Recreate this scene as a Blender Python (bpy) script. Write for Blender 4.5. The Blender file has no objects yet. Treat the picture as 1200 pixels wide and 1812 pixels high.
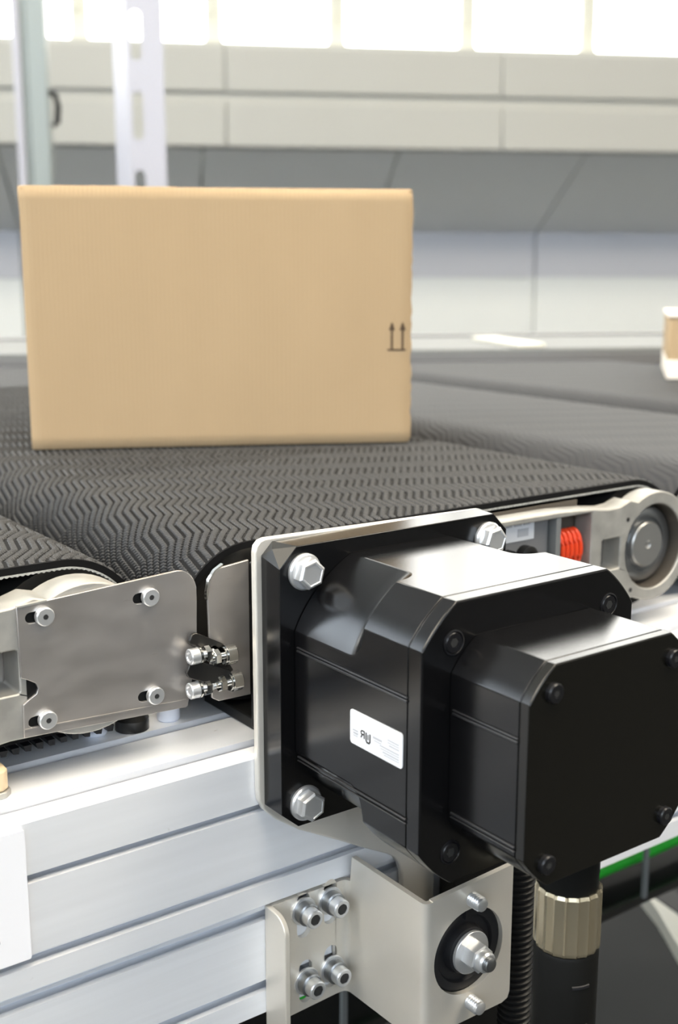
import bpy, bmesh, math, random
import numpy as np
from mathutils import Vector, Matrix

random.seed(7)
RNG = np.random.default_rng(11)
scene = bpy.context.scene
COL = scene.collection
PI = math.pi
R_ = math.radians
MM = 0.001

# ------------------------------------------------------------------ camera
# world: X along the aluminium beams, Y away from the viewer across the belts, Z up; millimetres * MM
CAMP = Vector((-0.36664, -0.45306, 0.20284))
YAW, PITCH, FPX = 0.62701, 0.20713, 2107.6
cam_d = bpy.data.cameras.new('camera')
cam = bpy.data.objects.new('camera', cam_d)
COL.objects.link(cam)
cam.location = CAMP
cam.rotation_euler = (PI / 2 - PITCH, 0, -YAW)
cam_d.sensor_fit = 'VERTICAL'
cam_d.sensor_height = 36.0
cam_d.sensor_width = 24.0
cam_d.lens = FPX / 1812 * 36.0
cam_d.clip_start = 0.02
cam_d.clip_end = 60
cam_d.dof.use_dof = True
cam_d.dof.focus_distance = 0.585
cam_d.dof.aperture_fstop = cam_d.lens / 5.0
cam_d.dof.aperture_blades = 9
scene.camera = cam

# ------------------------------------------------------------------ world, exposure
w = bpy.data.worlds.new('world')
scene.world = w
w.use_nodes = True
bg = w.node_tree.nodes['Background']
bg.inputs[0].default_value = (0.86, 0.92, 1.0, 1)
bg.inputs[1].default_value = 0.5
scene.view_settings.view_transform = 'Standard'
scene.view_settings.look = 'None'
scene.view_settings.gamma = 1
scene.view_settings.use_curve_mapping = False
scene.view_settings.exposure = 0.0
WINDOW_LIGHT = 6.0       # daylight in the tall windows of the far wall
ROOF_FILL = 19.0           # glow of unseen roof panels added as warm light from above
SIDE_FILL = 5.6        # glow of unseen wall panels added as cool light from front and left

# ------------------------------------------------------------------ materials
def mat(name, col, rough=0.5, metal=0.0, spec=0.5, noise=None, bump=None, emit=None, aniso=None, sheen=None, coat=None):
    """noise=(scale xyz, amount, detail): colour variation; bump=(scale xyz, strength, distance)"""
    m = bpy.data.materials.new(name)
    m.use_nodes = True
    nt = m.node_tree
    b = nt.nodes['Principled BSDF']
    b.inputs['Base Color'].default_value = (*col, 1)
    b.inputs['Roughness'].default_value = rough
    b.inputs['Metallic'].default_value = metal
    b.inputs['Specular IOR Level'].default_value = spec
    if coat:
        b.inputs['Coat Weight'].default_value = coat
        b.inputs['Coat Roughness'].default_value = 0.22
    if sheen:
        b.inputs['Sheen Weight'].default_value = sheen
        b.inputs['Sheen Roughness'].default_value = 0.4
    if emit:
        b.inputs['Emission Color'].default_value = (*emit[0], 1)
        b.inputs['Emission Strength'].default_value = emit[1]
    tc = None
    if noise or bump:
        tc = nt.nodes.new('ShaderNodeNewGeometry')
    if noise:
        mp = nt.nodes.new('ShaderNodeMapping')
        mp.inputs['Scale'].default_value = noise[0]
        nt.links.new(tc.outputs['Position'], mp.inputs['Vector'])
        n = nt.nodes.new('ShaderNodeTexNoise')
        n.inputs['Scale'].default_value = 1.0
        n.inputs['Detail'].default_value = noise[2] if len(noise) > 2 else 4
        nt.links.new(mp.outputs[0], n.inputs['Vector'])
        r = nt.nodes.new('ShaderNodeMapRange')
        a = noise[1]
        r.inputs['From Min'].default_value = 0.3
        r.inputs['From Max'].default_value = 0.7
        r.inputs['To Min'].default_value = 1 - a
        r.inputs['To Max'].default_value = 1 + a * 0.4
        nt.links.new(n.outputs['Fac'], r.inputs['Value'])
        mx = nt.nodes.new('ShaderNodeVectorMath')
        mx.operation = 'SCALE'
        mx.inputs[0].default_value = col
        nt.links.new(r.outputs[0], mx.inputs['Scale'])
        nt.links.new(mx.outputs[0], b.inputs['Base Color'])
        rr = nt.nodes.new('ShaderNodeMapRange')
        rr.inputs['From Min'].default_value = 0.3
        rr.inputs['From Max'].default_value = 0.7
        rr.inputs['To Min'].default_value = max(0.02, rough - 0.06)
        rr.inputs['To Max'].default_value = rough + 0.08
        nt.links.new(n.outputs['Fac'], rr.inputs['Value'])
        nt.links.new(rr.outputs[0], b.inputs['Roughness'])
    if bump:
        mp = nt.nodes.new('ShaderNodeMapping')
        mp.inputs['Scale'].default_value = bump[0]
        nt.links.new(tc.outputs['Position'], mp.inputs['Vector'])
        n = nt.nodes.new('ShaderNodeTexNoise')
        n.inputs['Scale'].default_value = 1.0
        n.inputs['Detail'].default_value = 3
        nt.links.new(mp.outputs[0], n.inputs['Vector'])
        bp = nt.nodes.new('ShaderNodeBump')
        bp.inputs['Strength'].default_value = bump[1]
        bp.inputs['Distance'].default_value = bump[2]
        nt.links.new(n.outputs['Fac'], bp.inputs['Height'])
        nt.links.new(bp.outputs[0], b.inputs['Normal'])
    return m

M = {}
M['black_anodised'] = mat('black_anodised', (0.0035, 0.0035, 0.0040), 0.21, 0, 0.5, bump=((2500, 2500, 2500), 0.06, 0.0002))
M['black_cover'] = mat('black_cover', (0.0050, 0.0046, 0.0036), 0.24, 0, 0.5, bump=((2500, 2500, 2500), 0.06, 0.0002))
M['black_rib'] = mat('black_rib', (0.012, 0.012, 0.013), 0.36, 0, 0.7)
M['black_facet'] = mat('black_facet', (0.008, 0.008, 0.007), 0.42, 0, 0.45)
M['black_screw'] = mat('black_screw', (0.012, 0.012, 0.014), 0.28, 0.3, 0.6)
M['black_plastic'] = mat('black_plastic', (0.005, 0.005, 0.005), 0.42, 0, 0.35)
M['boot'] = mat('matt_black_boot', (0.006, 0.006, 0.0055), 0.5, 0, 0.15)
M['rubber'] = mat('rubber', (0.010, 0.010, 0.012), 0.5, 0, 0.4)
M['belt_edge'] = mat('belt_edge', (0.014, 0.014, 0.016), 0.38, 0, 0.5)
M['belt_base'] = mat('black_rubber_base', (0.006, 0.006, 0.0065), 0.75, 0, 0.12)
M['belt_top'] = mat('belt_top', (0.038, 0.039, 0.041), 0.5, 0, 0.4, noise=((260, 260, 260), 0.25))
M['belt_ply'] = mat('belt_ply', (0.42, 0.42, 0.40), 0.8, noise=((900, 900, 900), 0.4))
M['aluminium'] = mat('aluminium', (0.84, 0.86, 0.90), 0.42, 0.25, 0.5, noise=((5, 30, 300), 0.04, 5), bump=((6, 40, 900), 0.08, 0.0003))
M['aluminium_top'] = mat('aluminium_worn', (0.85, 0.865, 0.90), 0.40, 0.25, 0.5, noise=((8, 25, 120), 0.05, 6), bump=((8, 500, 500), 0.08, 0.0003))
M['machined'] = mat('machined_aluminium', (0.77, 0.75, 0.72), 0.34, 0.6, 0.5, noise=((60, 60, 60), 0.08), bump=((60, 800, 800), 0.1, 0.0002))
M['cast'] = mat('cast_aluminium', (0.43, 0.42, 0.39), 0.48, 0.5, 0.5, noise=((90, 90, 90), 0.18, 6), bump=((500, 500, 500), 0.15, 0.0004))
M['stainless'] = mat('stainless_sheet', (0.53, 0.50, 0.475), 0.36, 0.8, 0.5, noise=((40, 40, 90), 0.07, 5), bump=((900, 900, 30), 0.06, 0.0002))
M['zinc'] = mat('zinc_plated', (0.80, 0.81, 0.82), 0.30, 0.75, 0.5)
M['zinc_dark'] = mat('dark_zinc', (0.30, 0.31, 0.32), 0.30, 0.9, 0.5)
M['shaft_grey'] = mat('shaft_end_grey', (0.42, 0.42, 0.41), 0.35, 0.8)
M['chrome'] = mat('chrome', (0.72, 0.72, 0.70), 0.14, 1.0)
M['dark_steel'] = mat('dark_steel', (0.05, 0.048, 0.045), 0.30, 0.7, 0.5)
M['nickel'] = mat('nickel_collar', (0.68, 0.59, 0.42), 0.22, 0.9)
M['bracket'] = mat('beige_plated_steel', (0.76, 0.715, 0.635), 0.38, 0.5, 0.5, noise=((25, 25, 25), 0.05))
M['plate'] = mat('silver_plate', (0.80, 0.77, 0.71), 0.35, 0.5, 0.5, noise=((40, 40, 40), 0.05))
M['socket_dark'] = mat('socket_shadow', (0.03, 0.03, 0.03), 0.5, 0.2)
M['white_paper'] = mat('white_paper', (0.66, 0.67, 0.70), 0.45, 0, 0.4)
M['placard_white'] = mat('placard_white', (0.86, 0.86, 0.90), 0.5, 0, 0.3)
M['ink'] = mat('ink', (0.03, 0.028, 0.025), 0.6)
M['ink_grey'] = mat('grey_ink', (0.42, 0.43, 0.46), 0.6)
M['ink_brown'] = mat('brown_ink', (0.075, 0.045, 0.022), 0.7)
M['white_plastic'] = mat('white_plastic', (0.66, 0.70, 0.80), 0.4)
M['tan_plastic'] = mat('tan_block', (0.66, 0.52, 0.34), 0.5)
M['green'] = mat('green_cable', (0.02, 0.42, 0.03), 0.4)
M['orange'] = mat('red_hose', (0.75, 0.06, 0.015), 0.35)
M['floor'] = mat('dark_floor', (0.020, 0.021, 0.020), 0.7, 0, 0.25, noise=((3, 3, 3), 0.25))
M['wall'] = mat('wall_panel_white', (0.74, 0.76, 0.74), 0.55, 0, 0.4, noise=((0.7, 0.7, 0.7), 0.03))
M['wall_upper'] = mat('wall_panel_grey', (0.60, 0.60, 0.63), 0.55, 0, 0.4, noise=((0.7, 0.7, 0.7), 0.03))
M['fascia'] = mat('fascia_cream', (0.43, 0.43, 0.40), 0.5, 0, 0.4, noise=((0.6, 0.6, 2), 0.03))
M['soffit'] = mat('soffit_grey', (0.86, 0.86, 0.84), 0.55, 0, 0.4, noise=((1, 1, 1), 0.04))
M['frame_white'] = mat('window_frame', (0.62, 0.62, 0.54), 0.5)
M['upright_white'] = mat('white_upright', (0.40, 0.40, 0.45), 0.4, 0.1)
M['post'] = mat('grey_post', (0.27, 0.30, 0.29), 0.4, 0.3)
M['rail'] = mat('far_rail', (0.17, 0.178, 0.18), 0.65, 0.1)
M['rail_cream'] = mat('far_guide', (0.78, 0.76, 0.66), 0.4, 0.3)
M['grey_box'] = mat('grey_case', (0.17, 0.17, 0.175), 0.5)
M['brown_back'] = mat('brown_back', (0.10, 0.085, 0.07), 0.5, 0.3)
M['pane_far'] = mat('far_window_pane', (0.9, 0.9, 0.9), 0.2, emit=((1.0, 0.99, 0.94), WINDOW_LIGHT))
M['fill_roof'] = mat('roof_fill_panel', (0.9, 0.9, 0.9), 0.2, emit=((1.0, 0.89, 0.72), ROOF_FILL))
M['fill_side'] = mat('side_fill_panel', (0.9, 0.9, 0.9), 0.2, emit=((0.74, 0.86, 1.0), SIDE_FILL))
M['hall_grey'] = mat('hall_grey', (0.30, 0.30, 0.29), 0.7)

def add_dirt(m, scale, lo, hi, col):
    """dark specks and scratches of worn-in dirt, mixed over the base colour"""
    nt = m.node_tree
    b = nt.nodes['Principled BSDF']
    src = b.inputs['Base Color'].links[0].from_socket
    g = nt.nodes.new('ShaderNodeNewGeometry')
    mp = nt.nodes.new('ShaderNodeMapping'); mp.inputs['Scale'].default_value = scale
    nt.links.new(g.outputs['Position'], mp.inputs[0])
    n = nt.nodes.new('ShaderNodeTexNoise'); n.inputs['Scale'].default_value = 1; n.inputs['Detail'].default_value = 8; n.inputs['Roughness'].default_value = 0.7
    nt.links.new(mp.outputs[0], n.inputs['Vector'])
    r = nt.nodes.new('ShaderNodeMapRange'); r.inputs['From Min'].default_value = lo; r.inputs['From Max'].default_value = hi
    nt.links.new(n.outputs['Fac'], r.inputs['Value'])
    mx = nt.nodes.new('ShaderNodeMix'); mx.data_type = 'RGBA'
    nt.links.new(r.outputs[0], mx.inputs['Factor'])
    nt.links.new(src, mx.inputs['A']); mx.inputs['B'].default_value = (*col, 1)
    nt.links.new(mx.outputs['Result'], b.inputs['Base Color'])
add_dirt(M['aluminium_top'], (70, 200, 70), 0.68, 0.80, (0.22, 0.17, 0.12))
add_dirt(M['stainless'], (50, 50, 260), 0.66, 0.9, (0.30, 0.26, 0.22))

def cardboard():
    m = mat('cardboard', (0.60, 0.40, 0.215), 0.75, 0, 0.25)
    nt = m.node_tree
    b = nt.nodes['Principled BSDF']
    tc = nt.nodes.new('ShaderNodeTexCoord')
    mp = nt.nodes.new('ShaderNodeMapping')
    mp.inputs['Scale'].default_value = (15, 15, 6.0)
    nt.links.new(tc.outputs['Object'], mp.inputs[0])
    n1 = nt.nodes.new('ShaderNodeTexNoise'); n1.inputs['Scale'].default_value = 1; n1.inputs['Detail'].default_value = 4
    nt.links.new(mp.outputs[0], n1.inputs['Vector'])
    wv = nt.nodes.new('ShaderNodeTexWave'); wv.bands_direction = 'X'
    wv.inputs['Scale'].default_value = 95.0; wv.inputs['Distortion'].default_value = 0.8
    wv.inputs['Detail'].default_value = 1
    nt.links.new(tc.outputs['Object'], wv.inputs['Vector'])
    n2 = nt.nodes.new('ShaderNodeTexNoise'); n2.inputs['Scale'].default_value = 700; n2.inputs['Detail'].default_value = 3
    nt.links.new(tc.outputs['Object'], n2.inputs['Vector'])
    ad = nt.nodes.new('ShaderNodeMath'); ad.operation = 'MULTIPLY_ADD'
    ad.inputs[1].default_value = 0.10
    nt.links.new(wv.outputs['Fac'], ad.inputs[0]); nt.links.new(n1.outputs['Fac'], ad.inputs[2])
    ad2 = nt.nodes.new('ShaderNodeMath'); ad2.operation = 'MULTIPLY_ADD'; ad2.inputs[1].default_value = 0.25
    nt.links.new(n2.outputs['Fac'], ad2.inputs[0]); nt.links.new(ad.outputs[0], ad2.inputs[2])
    cr = nt.nodes.new('ShaderNodeValToRGB')
    cr.color_ramp.elements[0].position = 0.35; cr.color_ramp.elements[0].color = (0.415, 0.298, 0.174, 1)
    cr.color_ramp.elements[1].position = 1.05; cr.color_ramp.elements[1].color = (0.45, 0.325, 0.192, 1)
    nt.links.new(ad2.outputs[0], cr.inputs[0])
    nt.links.new(cr.outputs[0], b.inputs['Base Color'])
    bp = nt.nodes.new('ShaderNodeBump'); bp.inputs['Strength'].default_value = 0.12; bp.inputs['Distance'].default_value = 0.001
    nt.links.new(wv.outputs['Fac'], bp.inputs['Height']); nt.links.new(bp.outputs[0], b.inputs['Normal'])
    return m
M['cardboard'] = cardboard()
M['cardboard_edge'] = mat('cardboard_cut_edge', (0.66, 0.50, 0.31), 0.85)
M['tape'] = mat('packing_tape', (0.72, 0.63, 0.50), 0.3)
M['cardboard_pale'] = mat('pale_cardboard', (0.85, 0.78, 0.68), 0.6)

WA_ = R_(27.5)
def belt_far_material():
    """rough-top belt far off: the zigzag ribs as relief"""
    m = mat('belt_far', (0.034, 0.035, 0.038), 0.68, 0, 0.28)
    nt = m.node_tree
    b = nt.nodes['Principled BSDF']
    g = nt.nodes.new('ShaderNodeNewGeometry')
    s = nt.nodes.new('ShaderNodeSeparateXYZ')
    rt = nt.nodes.new('ShaderNodeVectorRotate'); rt.rotation_type = 'Z_AXIS'; rt.inputs['Angle'].default_value = WA_
    nt.links.new(g.outputs['Position'], rt.inputs['Vector'])
    nt.links.new(rt.outputs[0], s.inputs[0])
    pp = nt.nodes.new('ShaderNodeMath'); pp.operation = 'PINGPONG'; pp.inputs[1].default_value = 0.023
    nt.links.new(s.outputs['Y'], pp.inputs[0])
    ad = nt.nodes.new('ShaderNodeMath'); ad.operation = 'ADD'
    sc_ = nt.nodes.new('ShaderNodeMath'); sc_.operation = 'MULTIPLY'; sc_.inputs[1].default_value = 0.22
    nt.links.new(pp.outputs[0], sc_.inputs[0])
    nt.links.new(s.outputs['X'], ad.inputs[0]); nt.links.new(sc_.outputs[0], ad.inputs[1])
    p2 = nt.nodes.new('ShaderNodeMath'); p2.operation = 'PINGPONG'; p2.inputs[1].default_value = 0.00255
    nt.links.new(ad.outputs[0], p2.inputs[0])
    bp = nt.nodes.new('ShaderNodeBump'); bp.inputs['Strength'].default_value = 0.35; bp.inputs['Distance'].default_value = 1.0
    nt.links.new(p2.outputs[0], bp.inputs['Height'])
    nt.links.new(bp.outputs[0], b.inputs['Normal'])
    return m
M['belt_far'] = belt_far_material()

# ------------------------------------------------------------------ mesh helpers (all lengths in mm)
def finish(me, smooth=35):
    if smooth:
        me.polygons.foreach_set('use_smooth', [True] * len(me.polygons))
        me.set_sharp_from_angle(angle=R_(smooth))

class MB:
    def __init__(self):
        self.bm = bmesh.new()
    def faces(self, verts, faces):
        vs = [self.bm.verts.new((v[0] * MM, v[1] * MM, v[2] * MM)) for v in verts]
        for f in faces:
            try:
                self.bm.faces.new([vs[i] for i in f])
            except ValueError:
                pass
        return vs
    def box(self, a, b):
        (x0, y0, z0), (x1, y1, z1) = a, b
        v = [(x0, y0, z0), (x1, y0, z0), (x1, y1, z0), (x0, y1, z0), (x0, y0, z1), (x1, y0, z1), (x1, y1, z1), (x0, y1, z1)]
        self.faces(v, [(0, 3, 2, 1), (4, 5, 6, 7), (0, 1, 5, 4), (1, 2, 6, 5), (2, 3, 7, 6), (3, 0, 4, 7)])
        return self
    def prism(self, poly, axis, a, b, holes=()):
        """extrude a 2-D outline (with holes) along an axis; 2-D coords are the other two axes in order"""
        def to3(p, d):
            if axis == 'y': return (p[0], d, p[1])
            if axis == 'x': return (d, p[0], p[1])
            return (p[0], p[1], d)
        if not holes:
            n = len(poly)
            v = [to3(p, a) for p in poly] + [to3(p, b) for p in poly]
            f = [tuple(range(n)), tuple(range(2 * n - 1, n - 1, -1))]
            f += [(i, n + i, n + (i + 1) % n, (i + 1) % n) for i in range(n)]
            self.faces(v, f)
            return self
        tmp = bmesh.new()
        loops = []
        for lp in [poly] + list(holes):
            vs = [tmp.verts.new((p[0] * MM, p[1] * MM, 0)) for p in lp]
            for i in range(len(vs)):
                tmp.edges.new((vs[i], vs[(i + 1) % len(vs)]))
            loops.append(vs)
        bmesh.ops.triangle_fill(tmp, use_beauty=True, use_dissolve=False, edges=tmp.edges[:])
        tmp.verts.index_update()
        tv = [(v.co.x / MM, v.co.y / MM) for v in tmp.verts]
        tf = [tuple(v.index for v in f.verts) for f in tmp.faces]
        n = len(tv)
        v = [to3(p, a) for p in tv] + [to3(p, b) for p in tv]
        f = list(tf) + [tuple(n + i for i in reversed(t)) for t in tf]
        k = 0
        for lp in loops:
            m = len(lp)
            for i in range(m):
                f.append((k + i, n + k + i, n + k + (i + 1) % m, k + (i + 1) % m))
            k += m
        tmp.free()
        self.faces(v, f)
        return self
    def lathe(self, prof, c=(0, 0, 0), axis='y', seg=32, phase=0.0, closed=False, wob=None):
        """revolve (radius, along) about the axis through c"""
        v, f = [], []
        n = len(prof)
        for i in range(seg):
            a = phase + 2 * PI * i / seg
            for (r, t) in prof:
                rr = r * (wob(i) if wob else 1)
                p, q = rr * math.cos(a), rr * math.sin(a)
                if axis == 'y': v.append((c[0] + p, c[1] + t, c[2] + q))
                elif axis == 'x': v.append((c[0] + t, c[1] + p, c[2] + q))
                else: v.append((c[0] + p, c[1] + q, c[2] + t))
        for i in range(seg):
            j = (i + 1) % seg
            for k in range(n - 1 if not closed else n):
                l = (k + 1) % n
                f.append((i * n + k, j * n + k, j * n + l, i * n + l))
        if not closed:
            if prof[0][0] > 1e-6: f.append(tuple(i * n for i in range(seg)))
            if prof[-1][0] > 1e-6: f.append(tuple(i * n + n - 1 for i in reversed(range(seg))))
        self.faces(v, f)
        return self
    def loft(self, rings, cap=True, close=True):
        n = len(rings[0])
        v = [p for r in rings for p in r]
        f = []
        for k in range(len(rings) - 1):
            for i in range(n if close else n - 1):
                j = (i + 1) % n
                f.append((k * n + i, k * n + j, (k + 1) * n + j, (k + 1) * n + i))
        if cap:
            f.append(tuple(range(n)))
            f.append(tuple(range(len(v) - 1, len(v) - n - 1, -1)))
        self.faces(v, f)
        return self
    def tube(self, path, r, seg=12, radii=None):
        P = [Vector(p) for p in path]
        rings = []
        up = Vector((0, 0, 1))
        for i, p in enumerate(P):
            t = (P[min(i + 1, len(P) - 1)] - P[max(i - 1, 0)]).normalized()
            ref = up if abs(t.dot(up)) < 0.95 else Vector((1, 0, 0))
            u = t.cross(ref).normalized()
            s = u.cross(t)
            rr = radii[i] if radii else r
            rings.append([tuple(p + u * rr * math.cos(2 * PI * k / seg) + s * rr * math.sin(2 * PI * k / seg)) for k in range(seg)])
        return self.loft(rings)
    def mesh(self, name, m, smooth=35):
        bm = self.bm
        bmesh.ops.remove_doubles(bm, verts=bm.verts[:], dist=1e-6)
        bmesh.ops.recalc_face_normals(bm, faces=bm.faces[:])
        me = bpy.data.meshes.new(name)
        bm.to_mesh(me)
        bm.free()
        me.materials.append(m if not isinstance(m, str) else M[m])
        finish(me, smooth)
        return me

def link(name, me, parent=None, loc=(0, 0, 0), rot=(0, 0, 0), bevel=None, offset=None, label=None, kind=None):
    o = bpy.data.objects.new(name, me)
    COL.objects.link(o)
    o.location = Vector(loc) * MM
    o.rotation_euler = rot
    if parent is not None:
        o.parent = parent
    if bevel:
        b = o.modifiers.new('bevel', 'BEVEL')
        b.width = bevel[0] * MM
        b.segments = bevel[1]
        b.limit_method = 'ANGLE'
        b.angle_limit = R_(bevel[2] if len(bevel) > 2 else 40)
        b.harden_normals = False
    if label: o['label'] = label
    if kind: o['kind'] = kind
    return o

def thing(name, label, cat, loc=(0, 0, 0), rz=0, group=None):
    o = bpy.data.objects.new(name, None)
    COL.objects.link(o)
    o.empty_display_size = 0.02
    o.location = Vector(loc) * MM
    o.rotation_euler = (0, 0, rz)
    o['label'] = label
    o['category'] = cat
    if group: o['group'] = group
    return o

def tag(o, label, cat, group=None, kind=None):
    o['label'] = label
    o['category'] = cat
    if group: o['group'] = group
    if kind: o['kind'] = kind
    return o

class Rel:
    """children whose coordinates are written in world mm: shifts them to the parent's origin"""
    def __init__(self, root, base):
        self.r, self.b = root, Vector(base)
    def add(self, name, mb, m, bevel=None, label=None, smooth=35, kind=None, parent=None):
        bmesh.ops.translate(mb.bm, verts=mb.bm.verts[:], vec=-self.b * MM)
        return link(name, mb.mesh(name, m, smooth), parent or self.r, bevel=bevel, label=label, kind=kind)
    def put(self, name, me, at, rot=(0, 0, 0), label=None, parent=None):
        return link(name, me, parent or self.r, loc=Vector(at) - self.b, rot=rot, label=label)

def circle(cx, cy, r, n=32, a0=0.0, a1=2 * PI, end=False):
    k = n if not end else n - 1
    return [(cx + r * math.cos(a0 + (a1 - a0) * i / k), cy + r * math.sin(a0 + (a1 - a0) * i / k)) for i in range(n)]

def rrect(x0, y0, x1, y1, r, n=6):
    p = []
    for (cx, cy, a) in ((x1 - r, y1 - r, 0), (x0 + r, y1 - r, PI / 2), (x0 + r, y0 + r, PI), (x1 - r, y0 + r, 1.5 * PI)):
        p += [(cx + r * math.cos(a + PI / 2 * i / n), cy + r * math.sin(a + PI / 2 * i / n)) for i in range(n + 1)]
    return p

def slot(cx, cy, L, r, vertical=True, n=8):
    h = L / 2 - r
    if vertical:
        return [(cx + r * math.cos(PI * i / n), cy + h + r * math.sin(PI * i / n)) for i in range(n + 1)] + \
               [(cx - r * math.cos(PI * i / n), cy - h - r * math.sin(PI * i / n)) for i in range(n + 1)]
    return [(cx + h + r * math.sin(PI * i / n), cy - r * math.cos(PI * i / n)) for i in range(n + 1)] + \
           [(cx - h - r * math.sin(PI * i / n), cy + r * math.cos(PI * i / n)) for i in range(n + 1)]

# fasteners, local: axis along Y, seat at y=0, head towards -Y
def hex_flange_bolt():
    mb = MB()
    mb.lathe([(9.0, 0), (9.0, -1.3), (8.2, -2.2), (6.9, -2.6)], seg=40)
    r = 7.5
    mb.lathe([(r, -2.0), (r, -7.0), (6.4, -8.0), (5.6, -8.1), (5.3, -7.7), (0, -7.6)], seg=6, phase=PI / 6)
    return mb.mesh('hex_bolt', 'zinc', 28)

def cap_screw(rh, hh, rs, key, body='zinc', dark='socket_dark'):
    """socket cap screw with a hexagon recess: (head mesh, socket mesh)"""
    mb = MB()
    mb.lathe([(rs, 2), (rh, 0), (rh, -hh + 0.5), (rh - 0.5, -hh), (key * 1.02, -hh), (key * 1.02 - 0.02, -hh + hh * 0.55)], seg=36)
    a = mb.mesh('socket_screw', body, 30)
    mb = MB()
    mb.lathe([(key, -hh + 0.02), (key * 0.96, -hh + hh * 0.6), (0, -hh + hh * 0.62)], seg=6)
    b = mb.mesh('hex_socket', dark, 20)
    return a, b

def nut_mesh(name, af, h, bore, m):
    mb = MB()
    r = af / 2 / math.cos(PI / 6)
    mb.lathe([(bore, 0), (r, 0), (r, -h + 0.6), (r * 0.88, -h), (bore, -h)], seg=6, phase=PI / 6, closed=True)
    return mb.mesh(name, m, 28)

def washer_mesh(name, r, rb, h, m):
    return MB().lathe([(rb, 0), (r, 0), (r, -h + 0.2), (r - 0.2, -h), (rb, -h)], closed=True, seg=36).mesh(name, m, 30)

def threaded(name, r, y0, y1, m, pitch=1.25):
    mb = MB()
    prof = [(r * 0.8, y0)]
    n = max(1, int((y0 - y1) / pitch))
    for i in range(n):
        y = y0 - i * pitch
        prof += [(r * 0.86, y - 0.1 * pitch), (r, y - 0.5 * pitch), (r, y - 0.6 * pitch), (r * 0.86, y - 0.98 * pitch)]
    prof += [(r * 0.85, y1 - 0.2), (r * 0.7, y1 - 0.6), (0, y1 - 0.6)]
    return mb.lathe(prof, seg=24).mesh(name, m, 40)

# ------------------------------------------------------------------ hall frame: the far wall stands at an angle to the beams
WA = R_(27.5)
DW = Vector((math.cos(WA), -math.sin(WA), 0))       # along the far wall, to the right
NW = Vector((math.sin(WA), math.cos(WA), 0))        # towards the far wall
def hall(s, d, z):
    """metres: s along the wall, d from the viewpoint, z above the viewpoint -> world mm"""
    p = CAMP + DW * s + NW * d
    return (p.x * 1000, p.y * 1000, (CAMP.z + z) * 1000)

def hall_box(mb, s0, s1, d0, d1, z0, z1):
    v = [hall(s, d, z) for z in (z0, z1) for (s, d) in ((s0, d0), (s1, d0), (s1, d1), (s0, d1))]
    mb.faces(v, [(0, 3, 2, 1), (4, 5, 6, 7), (0, 1, 5, 4), (1, 2, 6, 5), (2, 3, 7, 6), (3, 0, 4, 7)])
    return mb

def struct(name, mb, m, parent=None, bevel=None):
    o = link(name, mb.mesh(name, m), parent, bevel=bevel)
    if parent is None: o['kind'] = 'structure'
    return o

FLOOR_Z = -0.95
S0, S1, DB, DF, ZC = -5.5, 7.5, 6.0, -6.5, 4.3
struct('floor', hall_box(MB(), S0, S1, DF, DB + 0.3, FLOOR_Z - 0.1, FLOOR_Z), 'floor')
# lower far wall: panels with joints
wb = struct('wall_back', hall_box(MB(), S0, S1, DB + 0.03, DB + 0.2, FLOOR_Z, ZC), 'wall')
PW = 0.85
k0 = -4
for k in range(k0, 5):
    s = 1.90 + PW * (k - 1)
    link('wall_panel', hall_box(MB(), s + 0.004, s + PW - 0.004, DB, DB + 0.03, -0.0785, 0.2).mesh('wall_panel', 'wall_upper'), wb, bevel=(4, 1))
    link('wall_panel', hall_box(MB(), s + 0.004, s + PW - 0.004, DB - 0.012, DB + 0.03, FLOOR_Z + 0.01, -0.0795).mesh('wall_panel', 'wall'), wb, bevel=(4, 1))
# sloping soffit under the gallery, seams as joints between its panels
def soffit_panel(s0, s1):
    v = [hall(s, d, z) for (d, z) in ((DB, 0.143), (5.27, 0.478), (5.30, 0.50), (DB, 0.175)) for s in (s0, s1)]
    return MB().faces(v, []) or v
sf = None
for k in range(k0, 5):
    s0_ = 1.90 + PW * (k - 1) + 0.006
    s1_ = s0_ + PW - 0.012
    mb = MB()
    v = [hall(s, d, z) for (d, z) in ((DB, 0.143), (5.30, 0.470), (5.30, 0.50), (DB, 0.175)) for s in (s0_, s1_)]
    mb.faces(v, [(0, 1, 3, 2), (2, 3, 5, 4), (4, 5, 7, 6), (6, 7, 1, 0), (0, 2, 4, 6), (1, 7, 5, 3)])
    if sf is None:
        sf = struct('trim_1', hall_box(MB(), S0, S1, 5.50, DB, 0.50, 0.56), 'soffit')
    link('soffit_panel', mb.mesh('soffit_panel', 'soffit'), sf)
# gallery fascia in two courses with a shadow joint
fa = struct('trim_2', hall_box(MB(), S0, S1, 5.30, 5.45, 0.47, 0.90), 'fascia')
for k in range(-6, 6):
    s0_ = 1.50 + 1.2 * (k - 1)
    link('fascia_panel', hall_box(MB(), s0_ + 0.0015, s0_ + 1.1985, 5.262, 5.30, 0.476, 0.655).mesh('fascia_panel', 'fascia'), fa, bevel=(6, 2))
    link('fascia_panel', hall_box(MB(), s0_ + 0.0015, s0_ + 1.1985, 5.28, 5.30, 0.700, 0.885).mesh('fascia_panel', 'fascia'), fa, bevel=(6, 2))
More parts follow.
